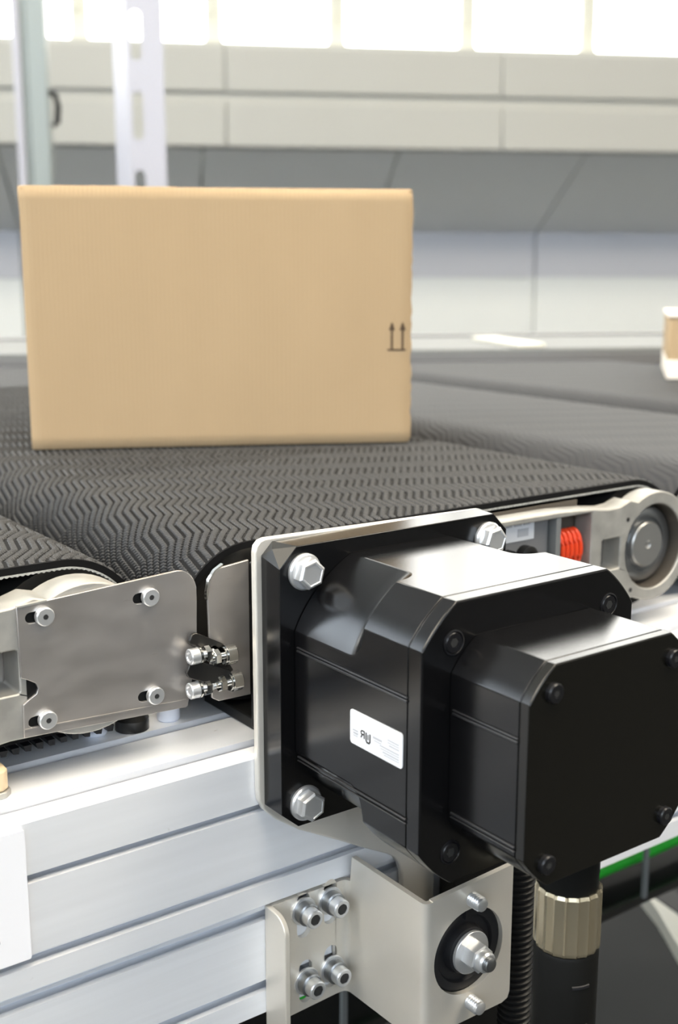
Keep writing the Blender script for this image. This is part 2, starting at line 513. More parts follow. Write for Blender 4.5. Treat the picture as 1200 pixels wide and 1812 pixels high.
# tall windows above the gallery
WS = [-5.24, -4.69, -4.14, -3.59, -3.04, -2.49, -1.94, -1.39, -0.85, -0.30, 0.26, 0.79, 1.37, 1.92, 2.46, 3.01, 3.56, 4.11, 4.66, 5.21, 5.76, 6.31, 6.86]
WT = 2.7
for i in range(len(WS) - 1):
    a, b = WS[i], WS[i + 1]
    g = 0.034
    outer = [(a, 0.885), (b, 0.885), (b, WT + 0.02), (a, WT + 0.02)]
    inner = rrect(a + g, 0.898, b - g, WT, 0.045, 5)
    mb = MB()
    mb.prism([(p[0] * 1000, p[1] * 1000) for p in outer], 'y', 0, 60, holes=[[(p[0] * 1000, p[1] * 1000) for p in inner]])
    for vv in mb.bm.verts:
        p = hall(vv.co.x, 5.40 + vv.co.y, vv.co.z)
        vv.co = Vector(p) * MM
    fr = struct('window_%d' % (i + 1), mb, 'frame_white')
    mb = MB()
    mb.faces([hall(a + 0.005, 5.43, 0.89), hall(b - 0.005, 5.43, 0.89), hall(b - 0.005, 5.43, WT + 0.01), hall(a + 0.005, 5.43, WT + 0.01),
              hall(a + 0.005, 5.436, 0.89), hall(b - 0.005, 5.436, 0.89), hall(b - 0.005, 5.436, WT + 0.01), hall(a + 0.005, 5.436, WT + 0.01)],
             [(0, 1, 2, 3), (7, 6, 5, 4), (0, 4, 5, 1), (1, 5, 6, 2), (2, 6, 7, 3), (3, 7, 4, 0)])
    link('pane', mb.mesh('pane', 'pane_far'), fr)
    mb = MB()                                                  # small latches on the frames
    sm = (a + b) / 2
    hall_box(mb, sm - 0.012, sm + 0.012, 5.385, 5.40, 0.893, 0.912)
    hall_box(mb, b - 0.022, b - 0.010, 5.385, 5.40, 1.02, 1.05)
    link('latch', mb.mesh('latch', 'frame_white'), fr)
struct('wall_upper', hall_box(MB(), S0, S1, 5.40, 5.6, WT + 0.02, ZC), 'wall')
# the rest of the hall (behind and beside the viewpoint): roof and walls, plus glowing panels added to light the scene
struct('ceiling', hall_box(MB(), S0, S1, DF, DB + 0.2, ZC, ZC + 0.1), 'hall_grey')
struct('wall_left', hall_box(MB(), S0 - 0.2, S0, DF, DB, FLOOR_Z, ZC), 'hall_grey')
struct('wall_right', hall_box(MB(), S1, S1 + 0.2, DF, DB, FLOOR_Z, ZC), 'hall_grey')
struct('wall_front', hall_box(MB(), S0, S1, DF - 0.2, DF, FLOOR_Z, ZC), 'hall_grey')
n = len(WS)
for (s, d) in ((-3.2, 0.7), (0.4, 0.7), (4.0, 0.7), (-3.2, -1.3), (0.4, -1.3), (4.0, -1.3)):
    fr = struct('window_%d' % n, hall_box(MB(), s - 1.0, s + 1.0, d - 0.75, d + 0.75, ZC - 0.06, ZC - 0.001), 'frame_white')  # added fill panel under the roof, out of view, lights the top faces
    n += 1
    link('pane', hall_box(MB(), s - 0.94, s + 0.94, d - 0.69, d + 0.69, ZC - 0.075, ZC - 0.062).mesh('pane', 'fill_roof'), fr)
for s in (-4.2, -2.2, -0.2, 1.8, 3.8):
    fr = struct('window_%d' % n, hall_box(MB(), s - 0.9, s + 0.9, DF + 0.001, DF + 0.06, 1.2, 3.6), 'frame_white')  # added fill panel on the front wall, out of view, lights the front faces
    n += 1
    link('pane', hall_box(MB(), s - 0.84, s + 0.84, DF + 0.062, DF + 0.072, 1.26, 3.54).mesh('pane', 'fill_side'), fr)
for d in (-5, -2.8, -0.6, 1.6, 3.7):
    fr = struct('window_%d' % n, hall_box(MB(), S0 + 0.001, S0 + 0.06, d - 0.9, d + 0.9, 0.9, 3.6), 'frame_white')  # added fill panel on the left wall, out of view, brightens the motor corners
    n += 1
    link('pane', hall_box(MB(), S0 + 0.062, S0 + 0.072, d - 0.84, d + 0.84, 0.96, 3.54).mesh('pane', 'fill_side'), fr)

# ------------------------------------------------------------------ posts in the hall
def slotted_upright():
    d = 2.6
    t = thing('slotted_upright', 'white slotted steel upright standing behind the big cardboard box', 'upright', hall(-0.03, d + 0.04, FLOOR_Z))
    base = Vector(t.location) / MM
    zs = [-0.93]
    s0, s1 = -0.052, 0.022
    holes = []
    z = 0.6065 - 5 * 0.156
    while z < 1.6:
        holes.append([(p[0], p[1]) for p in slot(-33, z * 1000, 96, 11)])
        z += 0.156
    mb = MB()
    mb.prism([(s0 * 1000, FLOOR_Z * 1000), (s1 * 1000, FLOOR_Z * 1000), (s1 * 1000, 1700), (s0 * 1000, 1700)], 'y', 0, 3, holes=holes)
    for vv in mb.bm.verts:
        vv.co = (Vector(hall(vv.co.x, d + vv.co.y, vv.co.z)) - base) * MM
    link('slotted_face', mb.mesh('slotted_face', 'upright_white'), t)
    mb = MB()
    v = [hall(s, dd, z) for z in (FLOOR_Z, 1.7) for (s, dd) in ((s0, d), (s0 - 0.03, d + 0.07), (s0 - 0.027, d + 0.073), (s0 + 0.003, d + 0.003))]
    mb.faces(v, [(0, 3, 2, 1), (4, 5, 6, 7), (0, 1, 5, 4), (1, 2, 6, 5), (2, 3, 7, 6), (3, 0, 4, 7)])
    bmesh.ops.translate(mb.bm, verts=mb.bm.verts[:], vec=-base * MM)
    link('side_flange', mb.mesh('side_flange', 'upright_white'), t)
    mb = hall_box(MB(), s1 - 0.003, s1, d + 0.003, d + 0.07, FLOOR_Z, 1.7)
    bmesh.ops.translate(mb.bm, verts=mb.bm.verts[:], vec=-base * MM)
    link('side_flange', mb.mesh('side_flange', 'upright_white'), t)
slotted_upright()

def aluminium_post():
    d = 3.5
    t = thing('aluminium_post', 'grey-green aluminium post at the left behind the big cardboard box', 'post', hall(-0.33, d, FLOOR_Z))
    base = Vector(t.location) / MM
    def add(name, mb, m, **k):
        bmesh.ops.translate(mb.bm, verts=mb.bm.verts[:], vec=-base * MM)
        return link(name, mb.mesh(name, m), t, **k)
    mb = MB()
    out = [(-375, 0), (-352, 0), (-352, 9), (-336, 9), (-336, 0), (-286, 0), (-286, 90), (-375, 90)]
    v = [hall(p[0] / 1000, d + p[1] / 1000, z) for z in (FLOOR_Z, 1.7) for p in out]
    nn = len(out)
    mb.faces(v, [tuple(range(nn)), tuple(range(2 * nn - 1, nn - 1, -1))] + [(i, (i + 1) % nn, nn + (i + 1) % nn, nn + i) for i in range(nn)])
    add('profile', mb, 'post', bevel=(3, 2))
    add('highlight_strip', hall_box(MB(), -0.374, -0.353, d - 0.006, d - 0.0002, FLOOR_Z, 1.7), 'upright_white', bevel=(2, 1))  # paler strip added as the highlight down the post's left edge
    mb = MB()
    mb.tube([hall(-0.287, d + 0.03, 0.455), hall(-0.268, d + 0.02, 0.450), hall(-0.262, d + 0.02, 0.42), hall(-0.266, d + 0.02, 0.375), hall(-0.278, d + 0.02, 0.365)], 9)
    add('hook', mb, 'black_plastic', label='dark hook on the post side')
aluminium_post()

# ------------------------------------------------------------------ far side of the sorter: rail parallel to the wall
def belt_end(x):
    """y (mm) where the belts stop, along the line parallel to the far wall"""
    return (CAMP.y + (1.70 - (x * MM - CAMP.x) * math.sin(WA)) / math.cos(WA)) * 1000

t = thing('side_table', 'pale grey metal side table running along the far belt ends', 'table', hall(0.4, 1.9, FLOOR_Z))
base = Vector(t.location) / MM
r = Rel(t, base)
ZB = 60 / 1000 - CAMP.z          # belt level above the viewpoint (m)
r.add('table_top', hall_box(MB(), -1.2, 2.2, 1.735, 2.02, ZB + 0.004, ZB + 0.016), 'rail', bevel=(2, 1))
r.add('front_channel', hall_box(MB(), -1.2, 2.2, 1.725, 1.733, ZB - 0.08, ZB + 0.008), 'grey_box')
r.add('rear_edge', hall_box(MB(), -1.2, 2.2, 2.022, 2.045, ZB - 0.03, ZB + 0.020), 'grey_box', bevel=(2, 1))
for s in (-1.1, 0.4, 2.1):
    r.add('leg', hall_box(MB(), s - 0.03, s + 0.03, 1.82, 1.88, FLOOR_Z, ZB + 0.003), 'rail')
g = MB()
a, b = Vector((1000, 1020, 76.3)), Vector((929, 840, 76.3))
dv = (b - a).normalized(); pv = Vector((dv.y, -dv.x, 0))
v = [a + pv * 22, a - pv * 22, b - pv * 22, b + pv * 22]
v = [tuple(p) for p in v] + [(p.x, p.y, 82) for p in v]
g.faces(v, [(0, 1, 2, 3), (7, 6, 5, 4), (0, 4, 5, 1), (1, 5, 6, 2), (2, 6, 7, 3), (3, 7, 4, 0)])
gm = g.mesh('guide_strip', 'rail_cream')
o = link('guide_strip', gm, bevel=(1, 1))
tag(o, 'cream guide strip lying across the far side table', 'guide')

# ------------------------------------------------------------------ belt conveyors
BTH = 5.0                                                     # belt thickness
def belt_height(s, y):
    """rough-top relief in mm (0 at the peaks): zigzag ribs cut into nubs; s along travel, y across (mm)"""
    # the zigzag runs square to the far wall, i.e. turned by WA against the beams
    a = s * math.cos(WA) - y * math.sin(WA)
    n = s * math.sin(WA) + y * math.cos(WA)
    A, P, T = 5.2, 46.0, 5.1
    ph = np.mod(n, P) / P
    tri = np.abs(ph * 2 - 1)
    leg = np.clip((np.mod(ph + 0.02, 1.0) < 0.5).astype(float), 0, 1)      # 1 on the dashed leg
    q = (a + A * tri) / T
    u = q - np.floor(q)
    d = np.abs(u - 0.5) * 2                                          # 0 rib centre .. 1 groove
    groove = np.clip((d - 0.53) / 0.20, 0, 1)
    row = np.floor(q)
    v = np.mod(n + 0.25 * a + 1.3 * row, 2.5) / 2.5
    nub = np.clip((np.abs(v - 0.5) * 2 - 0.36) / 0.26, 0, 1)            # 0 on a nub, 1 in its gap
    v3 = np.mod(n + 0.9 * a, 3.0) / 3.0
    dot = 1 - np.clip((np.abs(v3 - 0.5) * 2 - 0.62) / 0.24, 0, 1)        # holes left open between the bridging threads
    v2 = np.mod(n - 0.6 * a, 1.3) / 1.3
    thr = np.abs(v2 - 0.5) * 2
    h = -0.10 - 0.14 * thr - 0.10 * d ** 2
    h = h - groove * np.where(leg > 0.5, 0.85 + 1.7 * dot, 2.1)
    h = h - (1 - groove) * nub * np.where(leg > 0.5, 1.9, 1.3)
    return h

def module_path(xa, xb, zc, r, s):
    """point and outward normal on the belt loop at arc length s from the top tangent of the left roller (s<0 wraps down it)"""
    L = xb - xa
    X = np.empty_like(s); Z = np.empty_like(s); NX = np.empty_like(s); NZ = np.empty_like(s)
    a = s < 0; b = s > L; c = ~(a | b)
    X[c] = xa + s[c]; Z[c] = zc + r; NX[c] = 0; NZ[c] = 1
    t = -s[a] / r
    NX[a] = -np.sin(t); NZ[a] = np.cos(t); X[a] = xa + r * NX[a]; Z[a] = zc + r * NZ[a]
    t = (s[b] - L) / r
    NX[b] = np.sin(t); NZ[b] = np.cos(t); X[b] = xb + r * NX[b]; Z[b] = zc + r * NZ[b]
    return X, Z, NX, NZ

def belt_surface(name, xa, xb, zc, r, s0, s1, ya, yb, step, base, m, relief=True, end_fn=None):
    ns = max(2, int((s1 - s0) / step) + 1)
    s = np.linspace(s0, s1, ns)
    ny = max(2, int((yb - ya) / step) + 1)
    fy = np.linspace(0, 1, ny)
    X, Z, NX, NZ = module_path(xa, xb, zc, r, s)
    if end_fn is None:
        Y = ya + (yb - ya) * fy[None, :] * np.ones((ns, 1))
    else:
        ye = np.array([end_fn(x) for x in X])
        Y = ya + (ye[:, None] - ya) * fy[None, :]
    S = s[:, None] * np.ones((1, ny))
    if relief:
        H = belt_height(S + xa, Y) + RNG.normal(0, 0.05, Y.shape)
        edge = np.clip((Y - ya) / 1.2, 0, 1) if ya < 90 else 1.0
        H = -1.3 + (H + 1.3) * edge
    else:
        H = np.full(Y.shape, -0.5)
    co = np.empty((ns, ny, 3), np.float32)
    co[..., 0] = (X[:, None] + NX[:, None] * H - base[0]) * MM
    co[..., 1] = (Y - base[1]) * MM
    co[..., 2] = (Z[:, None] + NZ[:, None] * H - base[2]) * MM
    idx = np.arange(ns * ny).reshape(ns, ny)
    q = np.stack([idx[:-1, :-1], idx[1:, :-1], idx[1:, 1:], idx[:-1, 1:]], -1).reshape(-1, 4)
    me = bpy.data.meshes.new(name)
    me.vertices.add(ns * ny)
    me.vertices.foreach_set('co', co.reshape(-1))
    me.loops.add(q.size)
    me.loops.foreach_set('vertex_index', q.reshape(-1).astype(np.int32))
    me.polygons.add(len(q))
    me.polygons.foreach_set('loop_start', np.arange(0, q.size, 4, dtype=np.int32))
    me.update(calc_edges=True)
    me.polygons.foreach_set('use_smooth', np.ones(len(q), bool))
    me.materials.append(M[m])
    return me

def loop_band(xa, xb, zc, r_out, r_in, ya, end, wob=0):
    """closed belt carcass, end(x) = far edge"""
    mb = MB()
    pts = []
    for k in range(25):
        a = PI / 2 + PI * k / 24
        pts.append((xa, a))
    for k in range(25):
        a = -PI / 2 + PI * k / 24
        pts.append((xb, a))
    def ring(r, far):
        out = []
        for (cx, a) in pts:
            x, z = cx + r * math.cos(a), zc + r * math.sin(a)
            out.append((x, end(x) if far else ya, z))
        return out
    A, B, C_, D = ring(r_out, 0), ring(r_out, 1), ring(r_in, 1), ring(r_in, 0)
    n = len(pts)
    v = A + B + C_ + D
    f = []
    for i in range(n):
        j = (i + 1) % n
        for k in range(4):
            l = (k + 1) % 4
            f.append((k * n + i, k * n + j, l * n + j, l * n + i))
    mb.faces(v, f)
    return mb

def ply_edge(xa, xb, zc, r, s0, s1, ya, step=1.3):
    """pale serrated fabric ply showing at the belt's edge"""
    mb = MB()
    L = xb - xa
    n = int((s1 - s0) / step)
    s = np.linspace(s0, s1, n)
    X, Z, NX, NZ = module_path(xa, xb, zc, r, s)
    top, bot, top2, bot2 = [], [], [], []
    for i in range(n):
        w_ = 0.0 + (0.55 if i % 2 else 0.0) + random.uniform(-0.1, 0.1)
        top.append((X[i], ya - 0.35, Z[i])); bot.append((X[i] - NX[i] * (0.75 + w_), ya - 0.35, Z[i] - NZ[i] * (0.75 + w_)))
        top2.append((X[i], ya + 3, Z[i])); bot2.append((X[i] - NX[i] * (0.75 + w_), ya + 3, Z[i] - NZ[i] * (0.75 + w_)))
    rings = [[top[i], bot[i], bot2[i], top2[i]] for i in range(n)]
    return mb.loft(rings)

def module(name, label, xa, xb, zc, R, ya, fine=None, mid=None, mid2=None, ply=(-60, 1e9)):
    t = thing(name, label, 'conveyor', ((xa + xb) / 2, ya, zc - R - 2), group=None)
    base = Vector(t.location) / MM
    r = Rel(t, base)
    ro = R
    L = xb - xa
    r.add('belt', loop_band(xa, xb, zc, ro - 1.35, ro - BTH, ya, lambda x: belt_end(x)), 'belt_base')
    q = R * PI * 0.5
    ys = ya
    parts = []
    if fine:
        yb, s0, s1, step = fine
        parts.append((ya + 1.2, yb, s0, s1, step, True)); ys = yb
    if mid:
        yb, s0, s1, step = mid
        parts.append((ys, yb, s0, s1, step, True)); ys = yb
    if mid2:
        yb, s0, s1, step = mid2
        parts.append((ys, yb, s0, s1, step, True)); ys = yb
    for (y0, y1, s0, s1, st, rel) in parts:
        me = belt_surface('belt_surface', xa, xb, zc, ro, s0, s1, y0, y1, st, base, 'belt_top', rel)
        link('belt_surface', me, t, kind='stuff')
    me = belt_surface('belt_surface', xa, xb, zc, ro, -q, L + q, ys + (0.4 if not parts else 0), 1000, 14, base, 'belt_far', False, end_fn=belt_end)
    link('belt_surface', me, t, kind='stuff')
    r.add('fabric_ply', ply_edge(xa, xb, zc, ro - BTH + 0.1, max(ply[0], -q * 0.95), L + q * 0.95, ya), 'belt_ply')
    for cx in (xa, xb):                                           # rollers inside the belt
        mb = MB()
        ye = belt_end(cx + R) - 30
        mb.lathe([(8, ya - 4), (8, ya + 2), (R - BTH - 0.3, ya + 2), (R - BTH - 0.3, ye), (8, ye)], (cx, 0, zc), 'y', 40)
        r.add('roller', mb, 'dark_steel')
    return t, r

RR = 45.0
ZL = 18.5        # left conveyor roller axis height
ZM = 15.0
left_c, rl = module('belt_conveyor', 'black rough belt conveyor at the left with the screwed steel cover plate', -470, -149, ZL, RR, 76,
                    fine=(255, 225, 321 + 75, 0.46), mid=(620, -10, 321 + 75, 1.6), ply=(0, 1e9))
mid_c, rm = module('belt_conveyor', 'black rough belt conveyor carrying the big cardboard box', -46, 258, ZM, RR, 70,
                   fine=(285, -85, 304 + 45, 0.46), mid=(560, -70, 304 + 50, 0.72), mid2=(900, -60, 304 + 50, 1.3), ply=(45, 1e9))
right_c, rr_ = module('belt_conveyor', 'black rough belt conveyor just behind the one under the big box', 350, 560, ZM, RR, 80)
far_c, rf = module('belt_conveyor', 'farthest black belt conveyor, under the small blurred carton', 655, 995, ZM, RR, 80)
far2_c, rf2 = module('belt_conveyor', 'black belt conveyor past the small blurred carton at the frame edge', 1090, 1400, ZM, RR, 80)

# side frames ------------------------------------------------------
def side_frame(rel, cx, zc, xl, y0=50, y1=70, cream='cast', openings=True, left_round=True):
    """cast side plate: bearing ring at cx, arm to the left as far as xl"""
    Rr = 37.0
    th = [R_(-118 + 7 * i) for i in range(35)]
    arc = [(cx + Rr * math.cos(a), zc + Rr * math.sin(a)) for a in th]
    out = arc + [(cx - 26, zc + 34.0), (cx - 36, zc + 31.0), (cx - 45, zc + 30.4), (cx - 60, zc + 32.3), (cx - 90, zc + 34.2), (cx - 150, zc + 34.6)]
    out += [(xl, zc + 34.6), (xl, zc - 34), (cx - 60, zc - 34), (cx - 40, zc - 32.0)]
    holes = [circle(cx, zc, 29.0, 40)]
    holes.append(rrect(cx - 52, zc - 10, cx - 34, zc + 11, 1.6))
    if openings:
        holes.append([(cx - 150, zc - 25), (cx - 62, zc - 25), (cx - 62, zc + 30.5), (cx - 150, zc + 31)])
    mb = MB()
    mb.prism(out, 'y', y0, y1 - 4, holes=holes)
    f = rel.add('side_frame', mb, cream, bevel=(0.8, 2, 60))
    # bearing seen through the ring
    mb = MB()
    mb.lathe([(29.5, y1 - 4.2), (29.5, y1), (0, y1)], (cx, 0, zc), 'y', 40)
    rel.add('bearing_housing', mb, 'brown_back')
    mb = MB().lathe([(28.9, y0 + 1.5), (28.9, y1 - 4.3), (28.2, y1 - 4.3), (28.2, y0 + 1.5)], (cx, 0, zc), 'y', 48, closed=True)
    rel.add('bore_shade_lining', mb, 'brown_back')  # brown lining added to darken the bore wall, shade put into colour
    mb = MB()
    mb.lathe([(14, y0 + 13), (24.5, y0 + 13), (25.5, y0 + 12), (25.5, y0 + 9), (24, y0 + 8), (19, y0 + 8), (18, y0 + 10), (16, y0 + 10)], (cx, 0, zc), 'y', 40)
    b = rel.add('bearing_ring', mb, 'zinc_dark')
    mb = MB()
    mb.lathe([(15.5, y0 + 13), (15.5, y0 + 6.5), (14.6, y0 + 5.6), (3, y0 + 5.4), (2, y0 + 6.2), (0, y0 + 6.4)], (cx, 0, zc), 'y', 40)
    rel.add('shaft_cap', mb, 'shaft_grey')
    mb = MB()
    mb.lathe([(15.4, y0 + 10), (15.4, y0 + 20), (5, y0 + 20)], (cx, 0, zc), 'y', 30)
    rel.add('shaft', mb, 'dark_steel')
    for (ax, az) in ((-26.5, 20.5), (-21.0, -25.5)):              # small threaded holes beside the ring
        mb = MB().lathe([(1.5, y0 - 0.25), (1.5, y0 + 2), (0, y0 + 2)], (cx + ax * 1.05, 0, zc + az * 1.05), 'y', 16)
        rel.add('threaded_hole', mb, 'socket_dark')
    # plate behind the small square window
    mb = MB().box((cx - 55, y1 - 4, zc - 14), (cx - 32, y1 - 3, zc + 14))
    rel.add('window_backing', mb, 'stainless')
    return f

side_frame(rm, 258, 17, -46, y1=69)
side_frame(rl, -148, 19.5, -470, y1=74.5, openings=False)
side_frame(rr_, 558, 17, 352, y0=60, y1=79, openings=False)
side_frame(rf, 993, 17, 657, y0=60, y1=79, openings=False)
# rubber ribs of the returning belt, seen from the side below the left frame
mb = MB()
for k in range(60):
    x = -470 + k * 6.2
    if x > -125: break
    mb.prism([(x, -27.5), (x + 4.2 + random.uniform(-.4, .4), -27.5), (x + 3.6, -30.6 + random.uniform(-.3, .3)), (x + 0.8, -30.3)], 'y', 76, 100)
rl.add('return_belt_rib', mb, 'rubber', kind='stuff')
rl.add('dark_slot_backing', MB().box((-179, 49.82, -9), (-96, 49.97, 50)), 'black_plastic')  # black sheet added behind the cover so its slots look dark inside

# things inside the middle conveyor's frame opening
o = link('control_box', MB().box((110, 56, -4), (163, 66, 51)).mesh('control_box', 'grey_box'), bevel=(0.8, 2))
tag(o, 'grey electronics box with a white sticker inside the conveyor side frame', 'control box')
st = link('sticker', MB().box((112, 55.4, 36), (150, 55.9, 50)).mesh('sticker', 'white_paper'), o)
mb = MB()
for (x0, x1, z0, z1) in ((124, 131, 45.5, 48), (133, 139, 45.5, 48), (141, 146, 45.5, 48), (136, 145, 38.5, 43.5)):
    mb.box((x0, 55.1, z0), (x1, 55.4, z1))
link('print', mb.mesh('print', 'ink_grey'), st)
link('edge_fin', MB().box((164.6, 50.6, -6), (168.6, 66, 48)).mesh('edge_fin', 'rail'), o)
mb = MB()
mb.lathe([(7, 55.8), (7, 50), (5, 49), (3.5, 49), (3.2, 53), (0, 53)], (142, 0, 26), 'y', 24)
mb.lathe([(4, 55.8), (4, 51), (0, 51)], (128, 0, 28), 'y', 18)
link('plug_socket', mb.mesh('plug_socket', 'black_plastic'), o)
mb = MB()
path = []
for k in range(0, 100):
    a = 2 * PI * k / 20
    path.append((171 + k * 0.2, 58.5 + 6.0 * math.cos(a), 25 + 11.5 * math.sin(a)))
mb.tube(path, 1.6, 10)
o = link('coiled_hose', mb.mesh('coiled_hose', 'orange'))
tag(o, 'bright red coiled hose showing beside the grey electronics box', 'hose')
rm.add('back_plate', MB().box((100, 66.2, -10), (199, 66.8, 53)), 'brown_back')

# left cover plate with its four screws --------------------------------
cover = [(-182, -11.5), (-98.5, -15.5)]
cover += [(-97.0, -15.0), (-94.5, -3)] + [(-91.3, 8), (-91, 16), (-90.3, 40)]
cover += [(-90.3 - 10.5 * (1 - math.cos(PI / 2 * i / 8)), 43.5 + 12.0 * math.sin(PI / 2 * i / 8)) for i in range(1, 9)]
cover += [(-182.3, 51.0), (-181.8, 17.5), (-178, 15.5), (-175, 13.5), (-174, 11), (-175, 8.5), (-178.5, 6.5), (-181.6, 4.5)]
holes = [slot(-172.0, 45.0, 13, 2.6, False), slot(-118.5, 45.0, 13, 2.6, False), slot(-173.2, -4.8, 13, 2.6, False), slot(-117.6, -4.8, 13, 2.6, False)]
rl_cov = rl.add('cover_plate', MB().prism(cover, 'y', 48.2, 49.8, holes=holes), 'stainless', bevel=(0.35, 2, 50), label='scratched steel cover plate')
rl.add('bottom_lip', MB().prism([(-181.5, -7.2), (-98, -11.2), (-98.2, -11.9), (-181.6, -7.9)], 'y', 47.7, 48.2), 'stainless')
rl.add('cover_edge', MB().prism([(-182, 50.6), (-168, 51.4), (-168, 52.2), (-182, 51.4)], 'y', 47.8, 50.0), 'cast')
scA, scB = cap_screw(4.4, 3.0, 2.2, 1.25)
for (x, z) in ((-169.8, 45.0), (-116.4, 45.2), (-171.0, -4.6), (-115.4, -5.0)):
    s = rl.put('socket_screw', scA, (x, 48.2, z), parent=None)
    link('hex_socket', scB, s)
    sh = MB().lathe([(2.2, 0), (2.2, 9)], (0, 0, 0), 'y', 16).mesh('shank', 'zinc_dark')
    link('shank', sh, s)
# white ply at the housing top (hump) of the left frame
# middle conveyor's left end cover
c2 = [(-60, -17), (-79, -16.5), (-83.0, -14), (-83.6, 10), (-84.2, 40)]
c2 += [(-84.2 + 9 * (1 - math.cos(PI / 2 * i / 8)), 43 + 10.5 * math.sin(PI / 2 * i / 8)) for i in range(1, 9)]
c2 += [(-60, 55)]
rm.add('end_cover', MB().prism(c2, 'y', 48.2, 49.8), 'stainless', bevel=(0.35, 2, 50))
rm.add('end_cover_rim', MB().prism([(-84.9, 38), (-83.9, 41), (-82.5, 47.5), (-79.5, 51.8), (-75.2, 54.4), (-75.2, 55.2), (-80, 52.6), (-83.4, 48.2), (-84.9, 42)], 'y', 47.9, 50.2), 'chrome')
gd = [(-59.5, -36), (60, -36), (60, 52), (-54, 53.5), (-59.5, 54)]
rm.add('gear_guard', MB().prism(gd, 'y', 30, 49.5), 'black_plastic', bevel=(1.2, 3), label='glossy black gear guard')
rm.add('guard_foot', MB().box((-59, 30, -37.0), (10, 100, -30.5)), 'black_plastic', bevel=(0.8, 2))

# linkage between the two conveyors --------------------------------------
LB = (-88, 46, 0)
lk = thing('hinge_linkage', 'small dark steel hinge linkage bolted between the two conveyor ends', 'linkage', LB)
rk = Rel(lk, LB)
def bar(p, q, wd, th):
    """flat bar from p to q, width wd across, thickness th along X"""
    p, q = Vector(p), Vector(q)
    d = (q - p).normalized()
    x = Vector((0, 1, 0)).cross(d).normalized()
    mb = MB()
    rings = []
    for (c, e) in ((p - d * wd * 0.42, 0.55), (p - d * wd * 0.2, 0.92), (p, 1), (q, 1), (q + d * wd * 0.2, 0.92), (q + d * wd * 0.42, 0.55)):
        rings.append([tuple(c + x * wd / 2 * e * sx + Vector((0, 1, 0)) * th * sy) for (sx, sy) in ((-1, 0), (1, 0), (1, 1), (-1, 1))])
    return mb.loft(rings)
rk.add('link_bar', bar((-97, 40, 6), (-79.5, 40, -1.5), 9, 2.4), 'dark_steel', bevel=(0.3, 1))
rk.add('link_bar', bar((-94, 44, 20), (-80, 44, 12), 7, 2.4), 'dark_steel', bevel=(0.3, 1))
rk.add('link_bar', bar((-84, 44, 12), (-76, 44, -1), 7, 2.2), 'dark_steel', bevel=(0.3, 1))
def xbolt(name, x, y, z, head_first, rh=4.1, lh=4.8, m='zinc'):
    """bolt lying along X: round socket head, washer, nut"""
    mb = MB().lathe([(1.6, 0.2), (1.6, 1.2), (2.6, 0.0), (rh - 0.4, 0), (rh, 0.4), (rh, lh), (1.9, lh), (1.9, lh + 9), (0, lh + 9)], (0, 0, 0), 'x', 28)
    b = rk.put(name, mb.mesh(name, m, 30), (x, y, z), rot=(0, 0, 0 if head_first else PI))
    mb = MB().lathe([(1.9, lh + 0.2), (4.4, lh + 0.2), (4.4, lh + 1.2), (1.9, lh + 1.2)], (0, 0, 0), 'x', 28, closed=True)
    link('washer', mb.mesh('washer', 'chrome', 30), b)
    mb = MB().lathe([(1.9, lh + 3.6), (4.1, lh + 3.6), (4.1, lh + 6.4), (3.6, lh + 7), (1.9, lh + 7)], (0, 0, 0), 'x', 6, phase=PI / 6, closed=True)
    link('nut', mb.mesh('nut', 'chrome', 28), b)
    return b
xbolt('hinge_bolt', -99.5, 41, 13.0, True)
xbolt('hinge_bolt', -100.0, 41, -4.5, True)
xbolt('hinge_bolt', -74.5, 40, 10.5, False, 5.2, 5.6, 'chrome')
xbolt('hinge_bolt', -71.5, 40, -4.0, False, 5.2, 5.6, 'chrome')

# ------------------------------------------------------------------ aluminium beams
def profile(name, label, outline_front, y_front, depth, x0, x1, ztop, zbot, top_slots, face_slots, m='aluminium'):
    """slotted profile as an outline in YZ extruded along X"""
    p = []
    # up the front face, from the bottom
    p.append((y_front, zbot))
    for (za, zb) in sorted(face_slots):
        p += [(y_front, za), (y_front + 3.2, za + 0.15), (y_front + 3.2, za - 4.5), (y_front + 12, za - 4.5 + 2), (y_front + 12, zb + 2.5), (y_front + 3.2, zb + 4.5), (y_front + 3.2, zb - 0.15), (y_front, zb)]
    p += [(y_front, ztop - 2.2), (y_front + 0.7, ztop - 0.7), (y_front + 2.2, ztop)]
    for (ya, yb) in sorted(top_slots):
        p += [(ya, ztop), (ya, ztop - 3.2), (ya - 4.0, ztop - 3.2), (ya - 2.5, ztop - 12), (yb + 2.5, ztop - 12), (yb + 4.0, ztop - 3.2), (yb, ztop - 3.2), (yb, ztop)]
    p += [(y_front + depth, ztop), (y_front + depth, zbot)]
    t = tag(link(name, MB().prism(p, 'x', x0, x1).mesh(name, m, 25)), label, 'beam')
    return t
profile('aluminium_beam', 'upper pale aluminium beam with long grooves under the motor plate', None, 20.5, 119.5, -620, 1050, -37.0, -120.5,
        [(30.0, 38.0), (70.5, 78.5)], [(-68.3, -64.0), (-108.6, -103.0)], 'aluminium_top')
profile('aluminium_beam', 'lower aluminium beam below the upper one, carrying the beige bracket', None, 23.6, 80, -620, 1050, -120.9, -184.5,
        [(60, 68)], [(-172.0, -165.5), (-131.0, -124.8)])
# white placard on the beam at the left edge
pl = link('placard', MB().prism(rrect(-260, -103.5, -195.3, -41.0, 1.2), 'y', 18.6, 20.2).mesh('placard', 'placard_white'))
tag(pl, 'blank white placard stuck on the beam at the left', 'placard')
link('printed_mark', MB().lathe([(1.6, 18.4), (1.6, 18.6)], (-210.8, 0, -90.8), 'y', 16).mesh('printed_mark', 'ink_grey'), pl)

